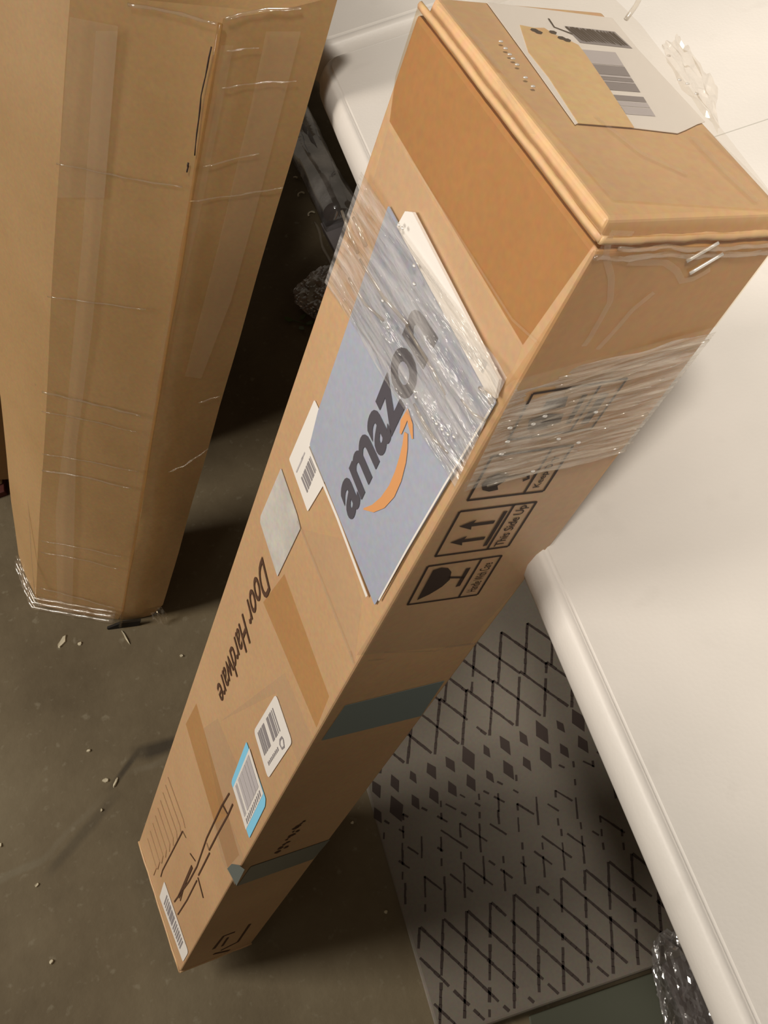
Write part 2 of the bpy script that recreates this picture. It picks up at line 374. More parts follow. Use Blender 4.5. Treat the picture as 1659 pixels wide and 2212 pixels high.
def tube(bm, a, b, r, n=10):
    a = Vector(a); b = Vector(b); d = (b - a).normalized(); u = d.orthogonal().normalized(); w = d.cross(u)
    loft([[p + (u * math.cos(2 * math.pi * i / n) + w * math.sin(2 * math.pi * i / n)) * r for i in range(n)] for p in (a, b)], True, bm)
def legs(parent, ys):
    for y in ys:
        for x in (0.17, 0.62):
            bm = bmesh.new(); tube(bm, (x, y, 0.0), (x, y, 0.695), 0.0125)
            link('leg', bm, MAT['steel'], parent)
        bm = bmesh.new(); tube(bm, (0.17, y, 0.22), (0.62, y, 0.22), 0.009)
        link('cross_bar', bm, MAT['steel'], parent)
legs(tb, (-0.85, 0.6))
tb2 = thing('folding_table', (0.38, 1.6, 0), 'second white plastic folding table, end to end behind the first, beside the leaning brown parcel', 'table', 'white folding tables')
slab_profile(TY + 0.0003 + 0.0135, 2.5, 0.76, 'tabletop', tb2)
legs(tb2, (0.95, 2.3))

# ------------------------------------------------------------------ the long door hardware carton
P5 = Vector((-0.4582, 0.2404, 0.0414)); P1 = Vector((0.0224, 0.2422, 0.9849)); P4 = Vector((-0.4761, 0.3952, 0.0503)); P6 = Vector((-0.3769, 0.2522, 0.0))
nL = (P4 - P5).cross(P1 - P5).normalized()
if nL.x > 0: nL = -nL
nR = (P6 - P5).cross(P1 - P5).normalized()
if nR.y > 0: nR = -nR
FL = Face(P5, P4 - P5, nL); FR = Face(P5, P6 - P5, nR)
P0 = on_plane(917, -20, P5, nL); P4 = on_plane(300, 1818, P5, nL)
P2 = on_plane(1722, 474, P5, nR); P6 = on_plane(543, 2038, P5, nR)
P3 = P0 + P2 - P1; P7 = P4 + P6 - P5
P6.z = max(P6.z, 0.0015); P7.z = max(P7.z, 0.0015)
ax = (P1 - P5).normalized()
cb = thing('shipping_carton', (P6.x, P6.y, 0), 'long brown cardboard carton reading Door Hardware, big blue label, leaning on the white table', 'box')
bm = bmesh.new(); hexa(bm, [P5, P4, P7, P6, P1 - ax * .010, P0 - ax * .010, P3 - ax * .010, P2 - ax * .010]); bevel(bm, 0.0022)
link('carton_body', bm, MAT['kraft'], cb)
nT = (P0 - P1).cross(P2 - P1).normalized()
if nT.dot(ax) < 0: nT = -nT
FT = Face(P1, P2 - P1, nT)
# end flap, a little proud and smaller than the body, with its pressed edge
def shrink(ps, d):
    c = sum(ps, Vector()) / 4; return [p + (c - p).normalized() * d for p in ps]
base = [P1, P0, P3, P2]
bm = bmesh.new(); hexa(bm, [p - ax * .012 for p in shrink(base, .004)] + [p for p in shrink(base, .0055)]); bevel(bm, 0.0018)
link('end_flap', bm, MAT['kraft_top'], cb)
def rope(pts, r, bm, wob=0.0, n=7, flat=0.6, nrm=None):
    rings = []
    for i, p in enumerate(pts):
        t = (Vector(pts[min(i + 1, len(pts) - 1)]) - Vector(pts[max(i - 1, 0)])).normalized()
        u = (nrm or Vector((0, 0, 1))); u = (u - t * u.dot(t)).normalized(); w = t.cross(u)
        rr = r * (1 + wob * math.sin(i * 2.3) * math.cos(i * 1.1))
        rings.append([Vector(p) + (u * math.cos(2 * math.pi * k / n) * flat + w * math.sin(2 * math.pi * k / n)) * rr for k in range(n)])
    loft(rings, True, bm)
def wobble(a, b, n, amp, seed):
    out = []
    for i in range(n + 1):
        t = i / n; p = a.lerp(b, t); e = noise.noise_vector(Vector((t * 7, seed, 0))) * amp
        out.append(p + e)
    return out
bm = bmesh.new()
rope(wobble(P0 - ax * .006, P1 - ax * .006, 40, .0005, 1.3), .0018, bm, .08, nrm=nL, flat=.7)
rope(wobble(P1 - ax * .006, P2 - ax * .007, 40, .0007, 5.3), .0018, bm, .1, nrm=nR, flat=.7)
link('flap_edge', bm, MAT['kraft_top'], cb, True)
bm = bmesh.new()
rope(wobble(P1 - ax * .013 + nR * .001, P2 - ax * .016 + nR * .001, 30, .0022, 9.1), .0014, bm, .3, nrm=nR)
rope(wobble(P1.lerp(P2, .1) - ax * .010 + nR * .002, P2 - ax * .011 + nR * .002, 30, .0025, 19.1), .0011, bm, .3, nrm=nR)
link('crumpled_tape_edge', bm, MAT['fold'], cb, True)
# bottom rim of the carton (glued flap edge)
bm = bmesh.new(); rope(wobble(P4, P5, 12, .0006, 2.2), .0026, bm, .1, nrm=nL); rope(wobble(P5, P6, 12, .0006, 3.2), .0024, bm, .1, nrm=nR)
link('bottom_rim', bm, MAT['kraft_top'], cb, True)

# --- printing on the wide left wall
def c5(x, y): return (600 + x / 2.4585, 450 + y / 2.4585)
def c7(x, y): return (440 + x / 2.95, 850 + y / 2.95)
def c8(x, y): return (280 + x / 3.252, 1450 + y / 3.252)
def c6(x, y): return (850 + x / 3.0164, 700 + y / 3.0164)
def z4(x, y): return (290 + x / 4.708, 1640 + y / 4.708)
def zs(x, y): return (480 + x / 6.5056, 1480 + y / 6.5056)
def zt(x, y): return (1050 + x / 3.253, y / 3.253)
OFF = 0.0004
bm = bmesh.new()
sh = Sheet(FL, c7(427, 1250), c7(132, 2024), c7(85, 1868), c7(375, 1033))
text_mesh(bm, sh, 'Door Hardware', OFF + .0002, bold=.004)
link('printed_lettering', bm, MAT['ink_brown'], cb)['label'] = 'black printed words Door Hardware'
def strokes(name, face, lines, m, parent, off=OFF + .0002, conv=None, label=None):
    bm = bmesh.new()
    for w, pts in lines:
        ribbon(face, [face.q(*(conv(*p) if conv else p)) for p in pts], w, off, bm)
        if name == 'tape_crease_or_glint':                       # every crease is a piece of its own
            o = link(name, bm, m, parent); bm = bmesh.new()
    if name != 'tape_crease_or_glint': o = link(name, bm, m, parent)
    if label: o['label'] = label
    return o
strokes('printed_door_rail', FL, [
    (.0016, [(272, 1195), (290, 1130), (495, 730)]), (.0013, [(495, 730), (530, 800)]), (.0016, [(570, 955), (625, 1035)]),
    (.0018, [(970, 345), (890, 480), (740, 800), (640, 1090), (560, 1240), (410, 1450)]),
    (.0018, [(1005, 455), (955, 570), (850, 760), (765, 925)]), (.0012, [(740, 850), (765, 925)]), (.0018, [(770, 950), (655, 1180)]),
    (.0022, [(900, 460), (955, 560)]), (.0016, [(640, 1230), (540, 1430), (445, 1580)]),
    (.0030, [(650, 1200), (705, 1410)]), (.0040, [(590, 1090), (500, 1300), (455, 1400)]), (.0014, [(500, 1330), (470, 1440)])],
    MAT['ink_brown'], cb, conv=z4, label='brown line drawing of a sliding door rail')
strokes('printed_hatching', FL, [(.0011, [(345 - 26 * k, 180 + 78 * k), (500 - 34 * k, 610 + 62 * k), (520 - 40 * k, 700 + 60 * k)]) for k in range(9)],
        MAT['ink_faint'], cb, conv=z4, label='fine parallel brown hatching lines')

# --- tapes on the left wall
def tapeband(face, pxs, m, name='tape_strip', off=0.0003, label=None):
    o = decal(name, face, pxs, off, m, cb, thk=0.0001)
    if label: o['label'] = label
    return o
tapeband(FL, [c7(380, 1330), c7(515, 1150), c7(800, 1930), c7(720, 2130)], MAT['tape'], off=.0002, label='clear brown tape band across the wide wall')
tapeband(FL, [c7(615, 860), c7(895, 930), c7(1010, 1330), c7(960, 1740)], MAT['tape_lite'], off=.00022)
tapeband(FL, [c8(395, 370), c8(470, 225), c8(770, 1290), c8(690, 1380)], MAT['tape'], off=.0002)
tapeband(FL, [c8(520, 400), c8(620, 330), c8(800, 770), c8(690, 1010), c8(640, 1000)], MAT['tape_lite'], off=.00018)
tapeband(FL, [c8(640, 350), c8(1090, 10), c8(1290, 480), c8(1180, 640), c8(1120, 480), c8(1035, 150)], MAT['tape_lite'], off=.00018)
tapeband(FL, [c8(590, 1080), c8(690, 1010), c8(800, 1300), c8(740, 1500), c8(650, 1330)], MAT['tape_lite'], off=.00024)
tapeband(FL, [(855, 165), (905, 8), (1300, 505), (1130, 745), (842, 262)], MAT['tape_brown'], off=.0002, label='brown tape over the top of the wide wall')
tapeband(FL, [(838, 275), (1128, 752), (1108, 800), (1092, 815), (805, 395)], MAT['tape_lite'], off=.0002, label='milky tape band under the top of the wide wall')
strokes('tape_crease_or_glint', FL, [(.0016, [(645, 1125), (700, 1260), (762, 1418)]), (.0022, [(758, 1405), (766, 1432)])], MAT['fold'], cb, off=.0009, label='raised glossy crease in the tape')
strokes('tape_crease_or_glint', FL, [(.0012, [(880, 330), (1110, 690), (1165, 740)])], MAT['tape_lite'], cb, off=.0009)

# --- stickers
def sticker(name, face, cs, label, m=None, r=.003, off=.0007):
    o = decal(name, face, cs, off, m or MAT['white'], cb, thk=.0003, r=r); o['label'] = label; return o
st = sticker('barcode_sticker', FL, [zs(765, 120), zs(995, 800), zs(655, 1312), zs(455, 640)], 'white barcode sticker with a small logo mark', r=.005)
sh = Sheet(FL, zs(765, 120), zs(455, 640), zs(655, 1312), zs(995, 800))
bm = bmesh.new(); bars(bm, sh, .0009, .15, .92, .12, .60, [1, .5, .6, .4, .5, 1.6, .5, 1.4, 2.0, 1.8, .4, 1.0, .3, .9, .3, .6, .5]); link('barcode', bm, MAT['ink_grey'], st)
bm = bmesh.new()
for k in range(9): slab2(FL, [sh.p(.42 + .05 * k, .76 + .01 * (k % 2)), sh.p(.45 + .05 * k, .76), sh.p(.45 + .05 * k, .84), sh.p(.42 + .05 * k, .83)], .0009, .0001, bm)
ribbon(FL, [sh.p(.2, .78), sh.p(.22, .72), sh.p(.3, .72), sh.p(.34, .78), sh.p(.32, .88), sh.p(.24, .9), sh.p(.2, .78)], .0018, .0009, bm)
link('small_print', bm, MAT['ink_grey'], st)
st = sticker('barcode_sticker', FL, [zs(350, 790), zs(620, 1590), zs(612, 1700), zs(390, 2150), zs(140, 1380), zs(150, 1320)], 'sky blue and white barcode sticker', MAT['cyan'], r=.002)
decal('label_field', FL, [zs(395, 885), zs(590, 1520), zs(345, 2030), zs(165, 1440)], .0009, MAT['white'], st)
sh = Sheet(FL, zs(395, 885), zs(165, 1440), zs(345, 2030), zs(590, 1520))
bm = bmesh.new(); bars(bm, sh, .0011, .06, .92, .06, .78, [.4, 2.2, .2, 1.8, .2, 2.6, .3, 2.4, .3, 1.6, 1.4, .5, .3, .9, .5]); link('barcode', bm, MAT['ink_lgrey'], st)
bm = bmesh.new()
for k in range(11): slab2(FL, [sh.p(.08 + .075 * k, .85), sh.p(.12 + .075 * k, .85), sh.p(.125 + .075 * k, .97), sh.p(.09 + .075 * k, .96)], .0011, .0001, bm)
link('small_print', bm, MAT['ink_grey'], st)
st = sticker('barcode_sticker', FL, [z4(310, 1240), z4(550, 1945), z4(548, 1975), z4(500, 2060), z4(262, 1400)], 'narrow white barcode sticker at the foot of the wide wall', r=.003)
sh = Sheet(FL, z4(310, 1240), z4(552, 1955), z4(500, 2060), z4(262, 1395))
bm = bmesh.new(); bars(bm, sh, .0009, .14, .86, .18, .80, [.3, .5, .4, .4, .4, .5, .3, 1.0, .3, 1.2, .2, .9, .5, .5, .3, .5, .4, .4, .3, .6, .3, .5, .4, .5, .3, .5, .3]); link('barcode', bm, MAT['ink_grey'], st)
st = sticker('paper_sticker', FL, [c7(498, 475), c7(600, 770), c7(622, 858), c7(475, 1166), c7(365, 820), c7(368, 780)], 'blank smudged grey white sticker above the word Door', MAT['greypaper'], r=.001)
st = sticker('barcode_sticker', FL, [c7(712, 38), c7(745, 110), c7(800, 480), c7(765, 590), c7(668, 752), c7(550, 418)], 'white barcode sticker tucked under the blue label', r=.0015, off=.0007)
sh = Sheet(FL, c7(690, 380), c7(625, 535), c7(668, 640), c7(732, 480))
bm = bmesh.new(); bars(bm, sh, .0009, 0, 1, .05, .95, [.1, .6, .2, .4, .3, .9, .2, .5, .3, 1.0, .2, .5, .3, .5, .1]); link('barcode', bm, MAT['ink_grey'], st)
strokes('small_print', FL, [(.0012, [c7(640, 405), c7(598, 500)]), (.001, [c7(652, 375), c7(630, 420)])], MAT['ink_lgrey'], st, off=.0009)

# --- the big blue label
lab = decal('blue_label', FL, [c5(600, -15), c5(1172, 1030), c5(525, 2105), c5(180, 1255), c5(225, 1075)], .0014, MAT['blue_label'], cb, thk=.0006, r=.001)
lab['label'] = 'big blue grey plastic label with a bold black word and an orange arrow'
bm = bmesh.new(); q = [FL.q(*c5(*p)) for p in ((705, 15), (745, 20), (1205, 905), (1185, 1005), (1130, 960), (660, 95))]; slab2(FL, q, .0030, .0016, bm)
link('white_top_edge', bm, MAT['white'], lab)
strokes('white_rim', FL, [(.0028, [c5(172, 1262), c5(330, 1640), c5(487, 2058)]), (.0012, [c5(1150, 1060), c5(900, 1470), c5(700, 1810), c5(550, 2080)])], MAT['white'], lab, off=.0018)
bm = bmesh.new()
sh = Sheet(FL, c5(340, 1502), c5(742, 497), c5(870, 690), c5(402, 1672))
text_mesh(bm, sh, 'amazon', .0018, bold=.028)
link('printed_word', bm, MAT['logo'], lab)
bm = bmesh.new()
pts = [(470, 1594), (520, 1592), (572, 1560), (620, 1500), (655, 1420), (680, 1330), (692, 1260), (697, 1190)]
ribbon(FL, [FL.q(*c5(*p)) for p in pts], [.0008, .0042, .0062, .0072, .0072, .0064, .0050, .0034], .0018, bm)
ribbon(FL, [FL.q(*c5(*p)) for p in [(668, 1195), (680, 1140), (706, 1092), (722, 1150), (732, 1222)]], [.0016, .0048, .0062, .0045, .0014], .00185, bm)
link('printed_arrow', bm, MAT['orange'], lab)['label'] = 'orange smile arrow'

# --- printing on the narrow right wall
def frame_icon(sh, bm, div, w=.0016):
    ribbon(FR, [sh.p(0, 0), sh.p(1, 0)], w, OFF, bm); ribbon(FR, [sh.p(1, 0), sh.p(1, 1)], w, OFF, bm)
    ribbon(FR, [sh.p(1, 1), sh.p(0, 1)], w, OFF, bm); ribbon(FR, [sh.p(0, 1), sh.p(0, 0)], w, OFF, bm)
    ribbon(FR, [sh.p(0, div), sh.p(1, div)], w, OFF, bm)
def poly(sh, pts, bm): slab2(sh.face, [sh.p(*p) for p in pts], OFF + .0001, .0001, bm)
I1 = Sheet(FR, c6(90, 1825), c6(222, 1575), c6(703, 1505), c6(545, 1760))
I2 = Sheet(FR, c6(270, 1510), c6(430, 1218), c6(930, 1155), c6(745, 1445))
I3 = Sheet(FR, c6(480, 1145), c6(640, 858), c6(1170, 785), c6(975, 1085))
I4 = Sheet(FR, c6(745, 752), c6(905, 450), c6(1520, 350), c6(1285, 680))
bm = bmesh.new(); frame_icon(I1, bm, .72)
goblet = [(.10, .10)] + [(.10 + .78 * t, .10 + .0 * t) for t in (.5, 1)] + [(.92, .20), (.88, .30), (.76, .38), (.55, .42), (.38, .36), (.22, .24)]
poly(I1, goblet, bm)
ribbon(FR, [I1.p(.62, .38), I1.p(.56, .62)], .0018, OFF + .0001, bm); ribbon(FR, [I1.p(.33, .60), I1.p(.80, .60)], .0030, OFF + .0001, bm)
text_mesh(bm, I1, 'Handle With Care', OFF + .0001, .12, .86, .79, .93)
link('handling_mark', bm, MAT['ink'], cb)['label'] = 'black framed goblet mark'
bm = bmesh.new(); frame_icon(I2, bm, .70)
for x in (.30, .66):
    poly(I2, [(x - .035, .56), (x - .035, .27), (x - .11, .29), (x, .10), (x + .11, .29), (x + .035, .27), (x + .035, .56)], bm)
ribbon(FR, [I2.p(.10, .63), I2.p(.88, .63)], .0026, OFF + .0001, bm)
text_mesh(bm, I2, 'This Side Up', OFF + .0001, .05, .96, .77, .94, bold=.01)
link('handling_mark', bm, MAT['ink'], cb)['label'] = 'black framed mark with two arrows and This Side Up'
bm = bmesh.new(); frame_icon(I3, bm, .73)
um = [(.36 + .20 * math.cos(math.radians(a)) - .02, .30 - .18 * math.sin(math.radians(a))) for a in range(0, 181, 20)]
poly(I3, [(.16, .22), (.22, .12), (.36, .07), (.50, .10), (.58, .20), (.56, .34), (.48, .30), (.38, .36), (.28, .29), (.18, .33)], bm)
ribbon(FR, [I3.p(.45, .30), I3.p(.46, .62), I3.p(.36, .66), I3.p(.33, .60)], .0020, OFF + .0001, bm)
text_mesh(bm, I3, 'Keep Dry', OFF + .0001, .12, .80, .80, .92, bold=.01)
link('handling_mark', bm, MAT['ink'], cb)['label'] = 'black framed umbrella mark half under the film'
bm = bmesh.new(); frame_icon(I4, bm, .73, .0014)
poly(I4, [(.20, .16), (.42, .12), (.50, .28), (.44, .50), (.26, .52), (.16, .34)], bm)
poly(I4, [(.58, .20), (.80, .20), (.82, .42), (.60, .46)], bm); poly(I4, [(.2, .60), (.8, .58), (.8, .64), (.2, .66)], bm)
poly(I4, [(.15, .80), (.75, .80), (.75, .90), (.15, .90)], bm)
link('handling_mark', bm, MAT['ink'], cb)['label'] = 'blurred black framed mark wholly under the film'
def blotch(name, conv, pts, m=MAT['ink_brown']):
    bm = bmesh.new(); rnd = random.Random(4)
    for (x, y) in pts:
        q = FR.q(*conv(x, y)); rr = .0016 + rnd.random() * .0022
        slab2(FR, [q + Vector((math.cos(a) * rr * (.6 + rnd.random() * .7), math.sin(a) * rr * (.6 + rnd.random() * .7))) for a in (0, 1, 2, 3, 4, 5)], OFF, .0001, bm)
    return link(name, bm, m, cb)
blotch('smudged_print', c8, [(1228, 1052), (1205, 1068), (1185, 1085), (1165, 1100), (1180, 1120), (1150, 1125), (1140, 1150), (1120, 1165), (1105, 1180), (1110, 1200), (1085, 1215), (1060, 1240), (1040, 1268), (1100, 1235)])['label'] = 'smudged dark print low on the narrow wall'
strokes('smudged_print', FR, [(.004, [(590, 1950), (660, 1860), (740, 1830)]), (.0035, [(640, 1960), (760, 1900), (845, 1775)]), (.005, [(590, 1985), (700, 1960)]), (.003, [(690, 1870), (650, 1930)])], MAT['ink_brown'], cb, off=OFF, conv=c8)
# teal tapes
def c62(x, y): return (560 + x / 3.16, 1300 + y / 3.16)
decal('teal_tape', FR, [c62(425, 942), c62(585, 705), c62(1262, 535), c62(1102, 775)], .0006, MAT['teal'], cb)['label'] = 'wide dull teal tape across the narrow wall'
decal('teal_tape', FR, [c8(755, 1505), c8(850, 1370), c8(1405, 1180), c8(1290, 1315)], .0006, MAT['teal_dark'], cb)['label'] = 'shiny dark teal tape near the foot'
decal('teal_tape', FL, [c8(690, 1385), c8(720, 1352), c8(770, 1360), c8(812, 1392), c8(755, 1505)], .0006, MAT['teal_dark'], cb)['label'] = 'end of the dark teal tape folded round the corner'
tapeband(FR, [(770, 1415), (1015, 1392), (1040, 1355), (1175, 1205), (1340, 965), (1010, 1035)], MAT['tape_lite'], off=.0002, label='clear tape over the handling marks')
tapeband(FR, [(1315, 505), (1700, 500), (1545, 705), (1110, 820), (1090, 835)], MAT['tape'], off=.0003, label='clear tape over the top of the narrow wall')
strokes('tape_crease_or_glint', FR, [(.0016, [c62(740, 395), c62(850, 385)]), (.001, [c62(850, 340), c62(1200, 330), c62(1290, 300)]), (.0022, [c62(1270, 305), c62(1500, 275)])], MAT['fold'], cb, off=.0006)
def c77(x, y): return (1200 + x / 3.6144, 350 + y / 3.6144)
strokes('tape_crease_or_glint', FR, [(.0030, [c77(420, 560), c77(385, 720), c77(430, 900), c77(420, 1080), c77(350, 1210), c77(270, 1350), c77(215, 1430)]),
    (.0030, [c77(760, 1010), c77(600, 1140), c77(480, 1280), c77(390, 1380), c77(320, 1455)]), (.0030, [c77(560, 775), c77(850, 775), c77(940, 840), c77(980, 920), c77(1080, 900), c77(1200, 830)]),
    (.0022, [c77(420, 540), c77(600, 550)])], MAT['tape_lite'], cb, off=.0007)
for a, b_ in ((c77(1010, 760), c77(1260, 615)), (c77(1035, 855), c77(1295, 700))):  # two white ropes painted as the reflection of twin lamp tubes
    bm = bmesh.new(); rope([FR.P(*(FR.q(*a).lerp(FR.q(*b_), t / 6)), .0012) for t in range(7)], .0009, bm, nrm=nR, flat=.7)
    link('tape_crease_or_glint', bm, MAT['glint'], cb, True)

# --- top wall: torn shipping label
TL = decal('shipping_label', FT, [zt(0, 30), zt(880, 140), zt(1060, 360), zt(1530, 870), zt(1480, 885), zt(1400, 925), zt(1340, 950), zt(1020, 912), zt(960, 800), zt(500, 560), zt(640, 880), zt(620, 890), zt(270, 400)], .0010, MAT['white'], cb)
TL['label'] = 'torn white shipping label with a blurred barcode'
decal('torn_patch', FT, [zt(230, 195), zt(330, 215), zt(400, 215), zt(480, 265), zt(570, 300), zt(640, 335), zt(690, 400), zt(860, 650), zt(1030, 915), zt(900, 905), zt(640, 885), zt(430, 560), zt(290, 385)], .0013, MAT['tan'], TL)['label'] = 'bare tan paper where the label is torn away'
bm = bmesh.new()
sh = Sheet(FT, zt(470, 190), zt(895, 240), zt(1020, 358), zt(620, 315))
slab2(FT, [sh.p(.16, .02), sh.p(1, 0), sh.p(1, 1), sh.p(.08, 1)], .0012, .0001, bm)
link('dark_band', bm, MAT['ink_grey'], TL)
bm = bmesh.new()
rnd = random.Random(3)
for k in range(15):
    x = .14 + .055 * k; slab2(FT, [sh.p(x, .05 + .2 * rnd.random()), sh.p(x + .03 + .02 * rnd.random(), .05), sh.p(x + .05, .9), sh.p(x + .015, .95 - .3 * rnd.random())], .0014, .0001, bm)
for a in ((330, 235), (360, 250), (460, 250), (520, 290), (560, 305)):
    q = FT.q(*zt(*a)); slab2(FT, [q + Vector((.0022 * math.cos(t), .0014 * math.sin(t))) for t in (0, 1, 2, 3, 4, 5)], .0016, .0001, bm)
ribbon(FT, [FT.q(*zt(430, 150)), FT.q(*zt(470, 210)), FT.q(*zt(600, 260))], .0009, .0014, bm)
link('dark_print', bm, MAT['ink'], TL)
sh = Sheet(FT, zt(665, 365), zt(900, 385), zt(1190, 850), zt(985, 835))
for nm, mm, rows in (('barcode', MAT['ink_grey'], [(.23, .38), (.42, .47), (.50, .62), (.69, .77)]), ('faint_barcode', MAT['ink_lgrey'], [(.0, .22), (.385, .415), (.475, .495), (.78, .85), (.86, .97)])):
    bm = bmesh.new()
    for a, b_ in rows: slab2(FT, [sh.p(0, a), sh.p(1, a), sh.p(1, b_), sh.p(0, b_)], .0012, .0001, bm)
    link(nm, bm, mm, TL)
# tape over the top wall and its crinkles
decal('tape_strip', FT, [(940, 5), (1320, 440), (1690, 462), (1380, 60), (1300, -20)], .0017, MAT['tape_lite'], cb, thk=.0001)
strokes('tape_crease_or_glint', FT, [(.0030, [(1075, 185), (1115, 250), (1145, 300)]), (.0030, [(945, 20), (1020, 90), (1075, 160)]), (.0035, [(1490, 305), (1560, 380), (1630, 445)]), (.0025, [(1520, 290), (1600, 370), (1680, 455)]), (.0025, [(1280, 260), (1380, 340), (1480, 385)])], MAT['tape_lite'], cb, off=.0021)
bm = bmesh.new()
def bub(face, px, w, h, off, seg=8):
    c = face.q(*px); rings = []
    for k in range(5):
        f = math.cos(k / 4 * math.pi / 2); z = math.sin(k / 4 * math.pi / 2)
        rings.append([face.P(c.x + math.cos(2 * math.pi * i / seg) * w * max(f, .05), c.y + math.sin(2 * math.pi * i / seg) * w * .6 * max(f, .05), off + z * h) for i in range(seg)])
    loft(rings, True, bm)
for px in ((1078, 100), (1088, 115), (1097, 128), (1104, 137), (1113, 150), (1131, 178), (1147, 197), (1463, 182), (1480, 190), (1500, 212), (1440, 130)):  # tape bubbles coloured white to stand for glints
    bm = bmesh.new(); bub(FT, px, .0012, .0006, .002); link('tape_bubble_glint', bm, MAT['glint'], cb, True)
# crumpled film sticking out past the back edge of the top wall
def crumple(name, pts3, m, parent, amp=.004, cuts=12, seed=1.0, thk=.0):
    """wrinkled sheet over a quad of 3-D corners"""
    bm = bmesh.new(); a, b_, c, d = [Vector(p) for p in pts3]; n = cuts; g = []
    nn = (b_ - a).cross(d - a).normalized()
    for j in range(n + 1):
        row = []
        for i in range(n + 1):
            u, v = i / n, j / n; p = a * (1 - u) * (1 - v) + b_ * u * (1 - v) + c * u * v + d * (1 - u) * v
            e = noise.noise(Vector((u * 6, v * 6, seed))) + .6 * noise.noise(Vector((u * 14, v * 14, seed + 4)))
            row.append(bm.verts.new(p + nn * e * amp + noise.noise_vector(Vector((u * 5, v * 5, seed + 9))) * amp * .5))
        g.append(row)
    for j in range(n):
        for i in range(n): bm.faces.new((g[j][i], g[j][i + 1], g[j + 1][i + 1], g[j + 1][i]))
    return link(name, bm, m, parent, False)
e0 = on_plane(1420, 110, P1, nT); e1 = on_plane(1545, 300, P1, nT); o1 = on_plane(1525, 235, P1, nT) + nT * .01; o0 = on_plane(1450, 110, P1, nT) + nT * .008
crumple('loose_tape', [e0 + nT * .002, e1 + nT * .002, o1, o0], MAT['fold'], cb, .0035, 14, 3.3)
bm = bmesh.new(); rope([on_plane(1352, 42, P1, nT), on_plane(1366, 28, P1, nT) + nT * .004, on_plane(1375, 12, P1, nT) + nT * .012, on_plane(1377, 0, P1, nT) + nT * .018], .0012, bm, nrm=nT)
link('tape_curl', bm, MAT['fold'], cb, True)

# --- stretch film round the upper half
def q3(face, px, off=0): q = face.q(*px); return face.P(q.x, q.y, off)
ia, ib = q3(FL, (796, 372)), q3(FL, (716, 610))      # left silhouette: upper, lower
ra, rb = q3(FL, (1112, 815)), q3(FL, (998, 1050))    # ridge
sa, sb = q3(FR, (1540, 705)), q3(FR, (1338, 968))    # right silhouette
def filmgrid(name, corners, nrm, m, nu, nv, seed, amp=.0014, base=.0022, along=22):
    a, b_, c, d = corners; bm = bmesh.new(); g = []
    for j in range(nv + 1):
        row = []
        for i in range(nu + 1):
            u, v = i / nu, j / nv
            p = a * (1 - u) * (1 - v) + b_ * u * (1 - v) + c * u * v + d * (1 - u) * v
            w = noise.noise(Vector((u * 2.2, v * along + 1.5 * u, seed))) + .5 * noise.noise(Vector((u * 4, v * along * 2.2, seed + 3)))
            edge = (noise.noise(Vector((u * 6, seed, 1))) * .02)
            p = p + (d - a) * edge * (1 if j in (0, nv) else 0)
            fade = min(1, u * 12, (1 - u) * 12)
            row.append(bm.verts.new(p + nrm * (base + max(-.0012, amp * w) * fade)))
        g.append(row)
    uvl = bm.loops.layers.uv.new('UVMap')
    for j in range(nv):
        for i in range(nu):
            f = bm.faces.new((g[j][i], g[j][i + 1], g[j + 1][i + 1], g[j + 1][i]))
            for lp, (du, dv) in zip(f.loops, ((0, 0), (1, 0), (1, 1), (0, 1))): lp[uvl].uv = ((i + du) / nu, (j + dv) / nv)
    return link(name, bm, m, cb, True)
filmgrid('stretch_film', (ia, ra, rb, ib), nL, MAT['wrap_label'], 40, 90, 1.7, amp=.0022, base=.0042, along=9)['label'] = 'wrinkled clear stretch film over the blue label'
filmgrid('stretch_film', (ra, sa, sb, rb), nR, MAT['wrap_pleated'], 40, 110, 8.1, amp=.0016, base=.0030, along=11)['label'] = 'pleated clear stretch film over the narrow wall'
# film pleats: ropes of gathered film
bm = bmesh.new(); rnd = random.Random(11)
for k in range(16):
    v = .03 + .95 * k / 15 + rnd.uniform(-.02, .02); u0 = rnd.uniform(0, .35); u1 = rnd.uniform(.6, 1)
    pp = []
    for i in range(9):
        u = u0 + (u1 - u0) * i / 8; vv = v + .012 * math.sin(i + k)
        pp.append(ra * (1 - u) * (1 - vv) + sa * u * (1 - vv) + sb * u * vv + rb * (1 - u) * vv + nR * .0045)
    bm = bmesh.new(); rope(pp, rnd.uniform(.0004, .0009), bm, .3, nrm=nR, flat=.7)
    link('film_pleat', bm, MAT['fold'], cb, True)
bm = bmesh.new()
for pts, r_ in (([(900, 700), (925, 745), (960, 800), (985, 850)], .0009), ([(917, 870), (935, 905), (960, 945), (990, 975)], .0012), ([(800, 560), (850, 640), (905, 700)], .0012), ([(775, 600), (810, 655), (850, 690)], .001), ([(785, 470), (800, 500), (812, 530)], .0014), ([(760, 455), (775, 500), (795, 545)], .0012), ([(1020, 860), (1045, 890), (1072, 905)], .0009), ([(1060, 835), (1082, 850), (1085, 870)], .0016)):
    bm = bmesh.new(); rope([q3(FL, p, .0058) for p in pts], r_ * .7, bm, .5, nrm=nL, flat=.8)
    link('film_pleat', bm, MAT['fold'], cb, True)
bm = bmesh.new()
for px in ((957, 900), (965, 912), (977, 924), (990, 935), (1003, 940), (920, 855), (918, 843), (848, 648), (860, 705), (917, 573), (917, 612), (884, 485), (892, 492)):  # film bubbles, their bright glints put into the white colour
    bm = bmesh.new(); bub(FL, px, .0013, .0008, .0055); link('film_bubble_glint', bm, MAT['glint'], cb, True)
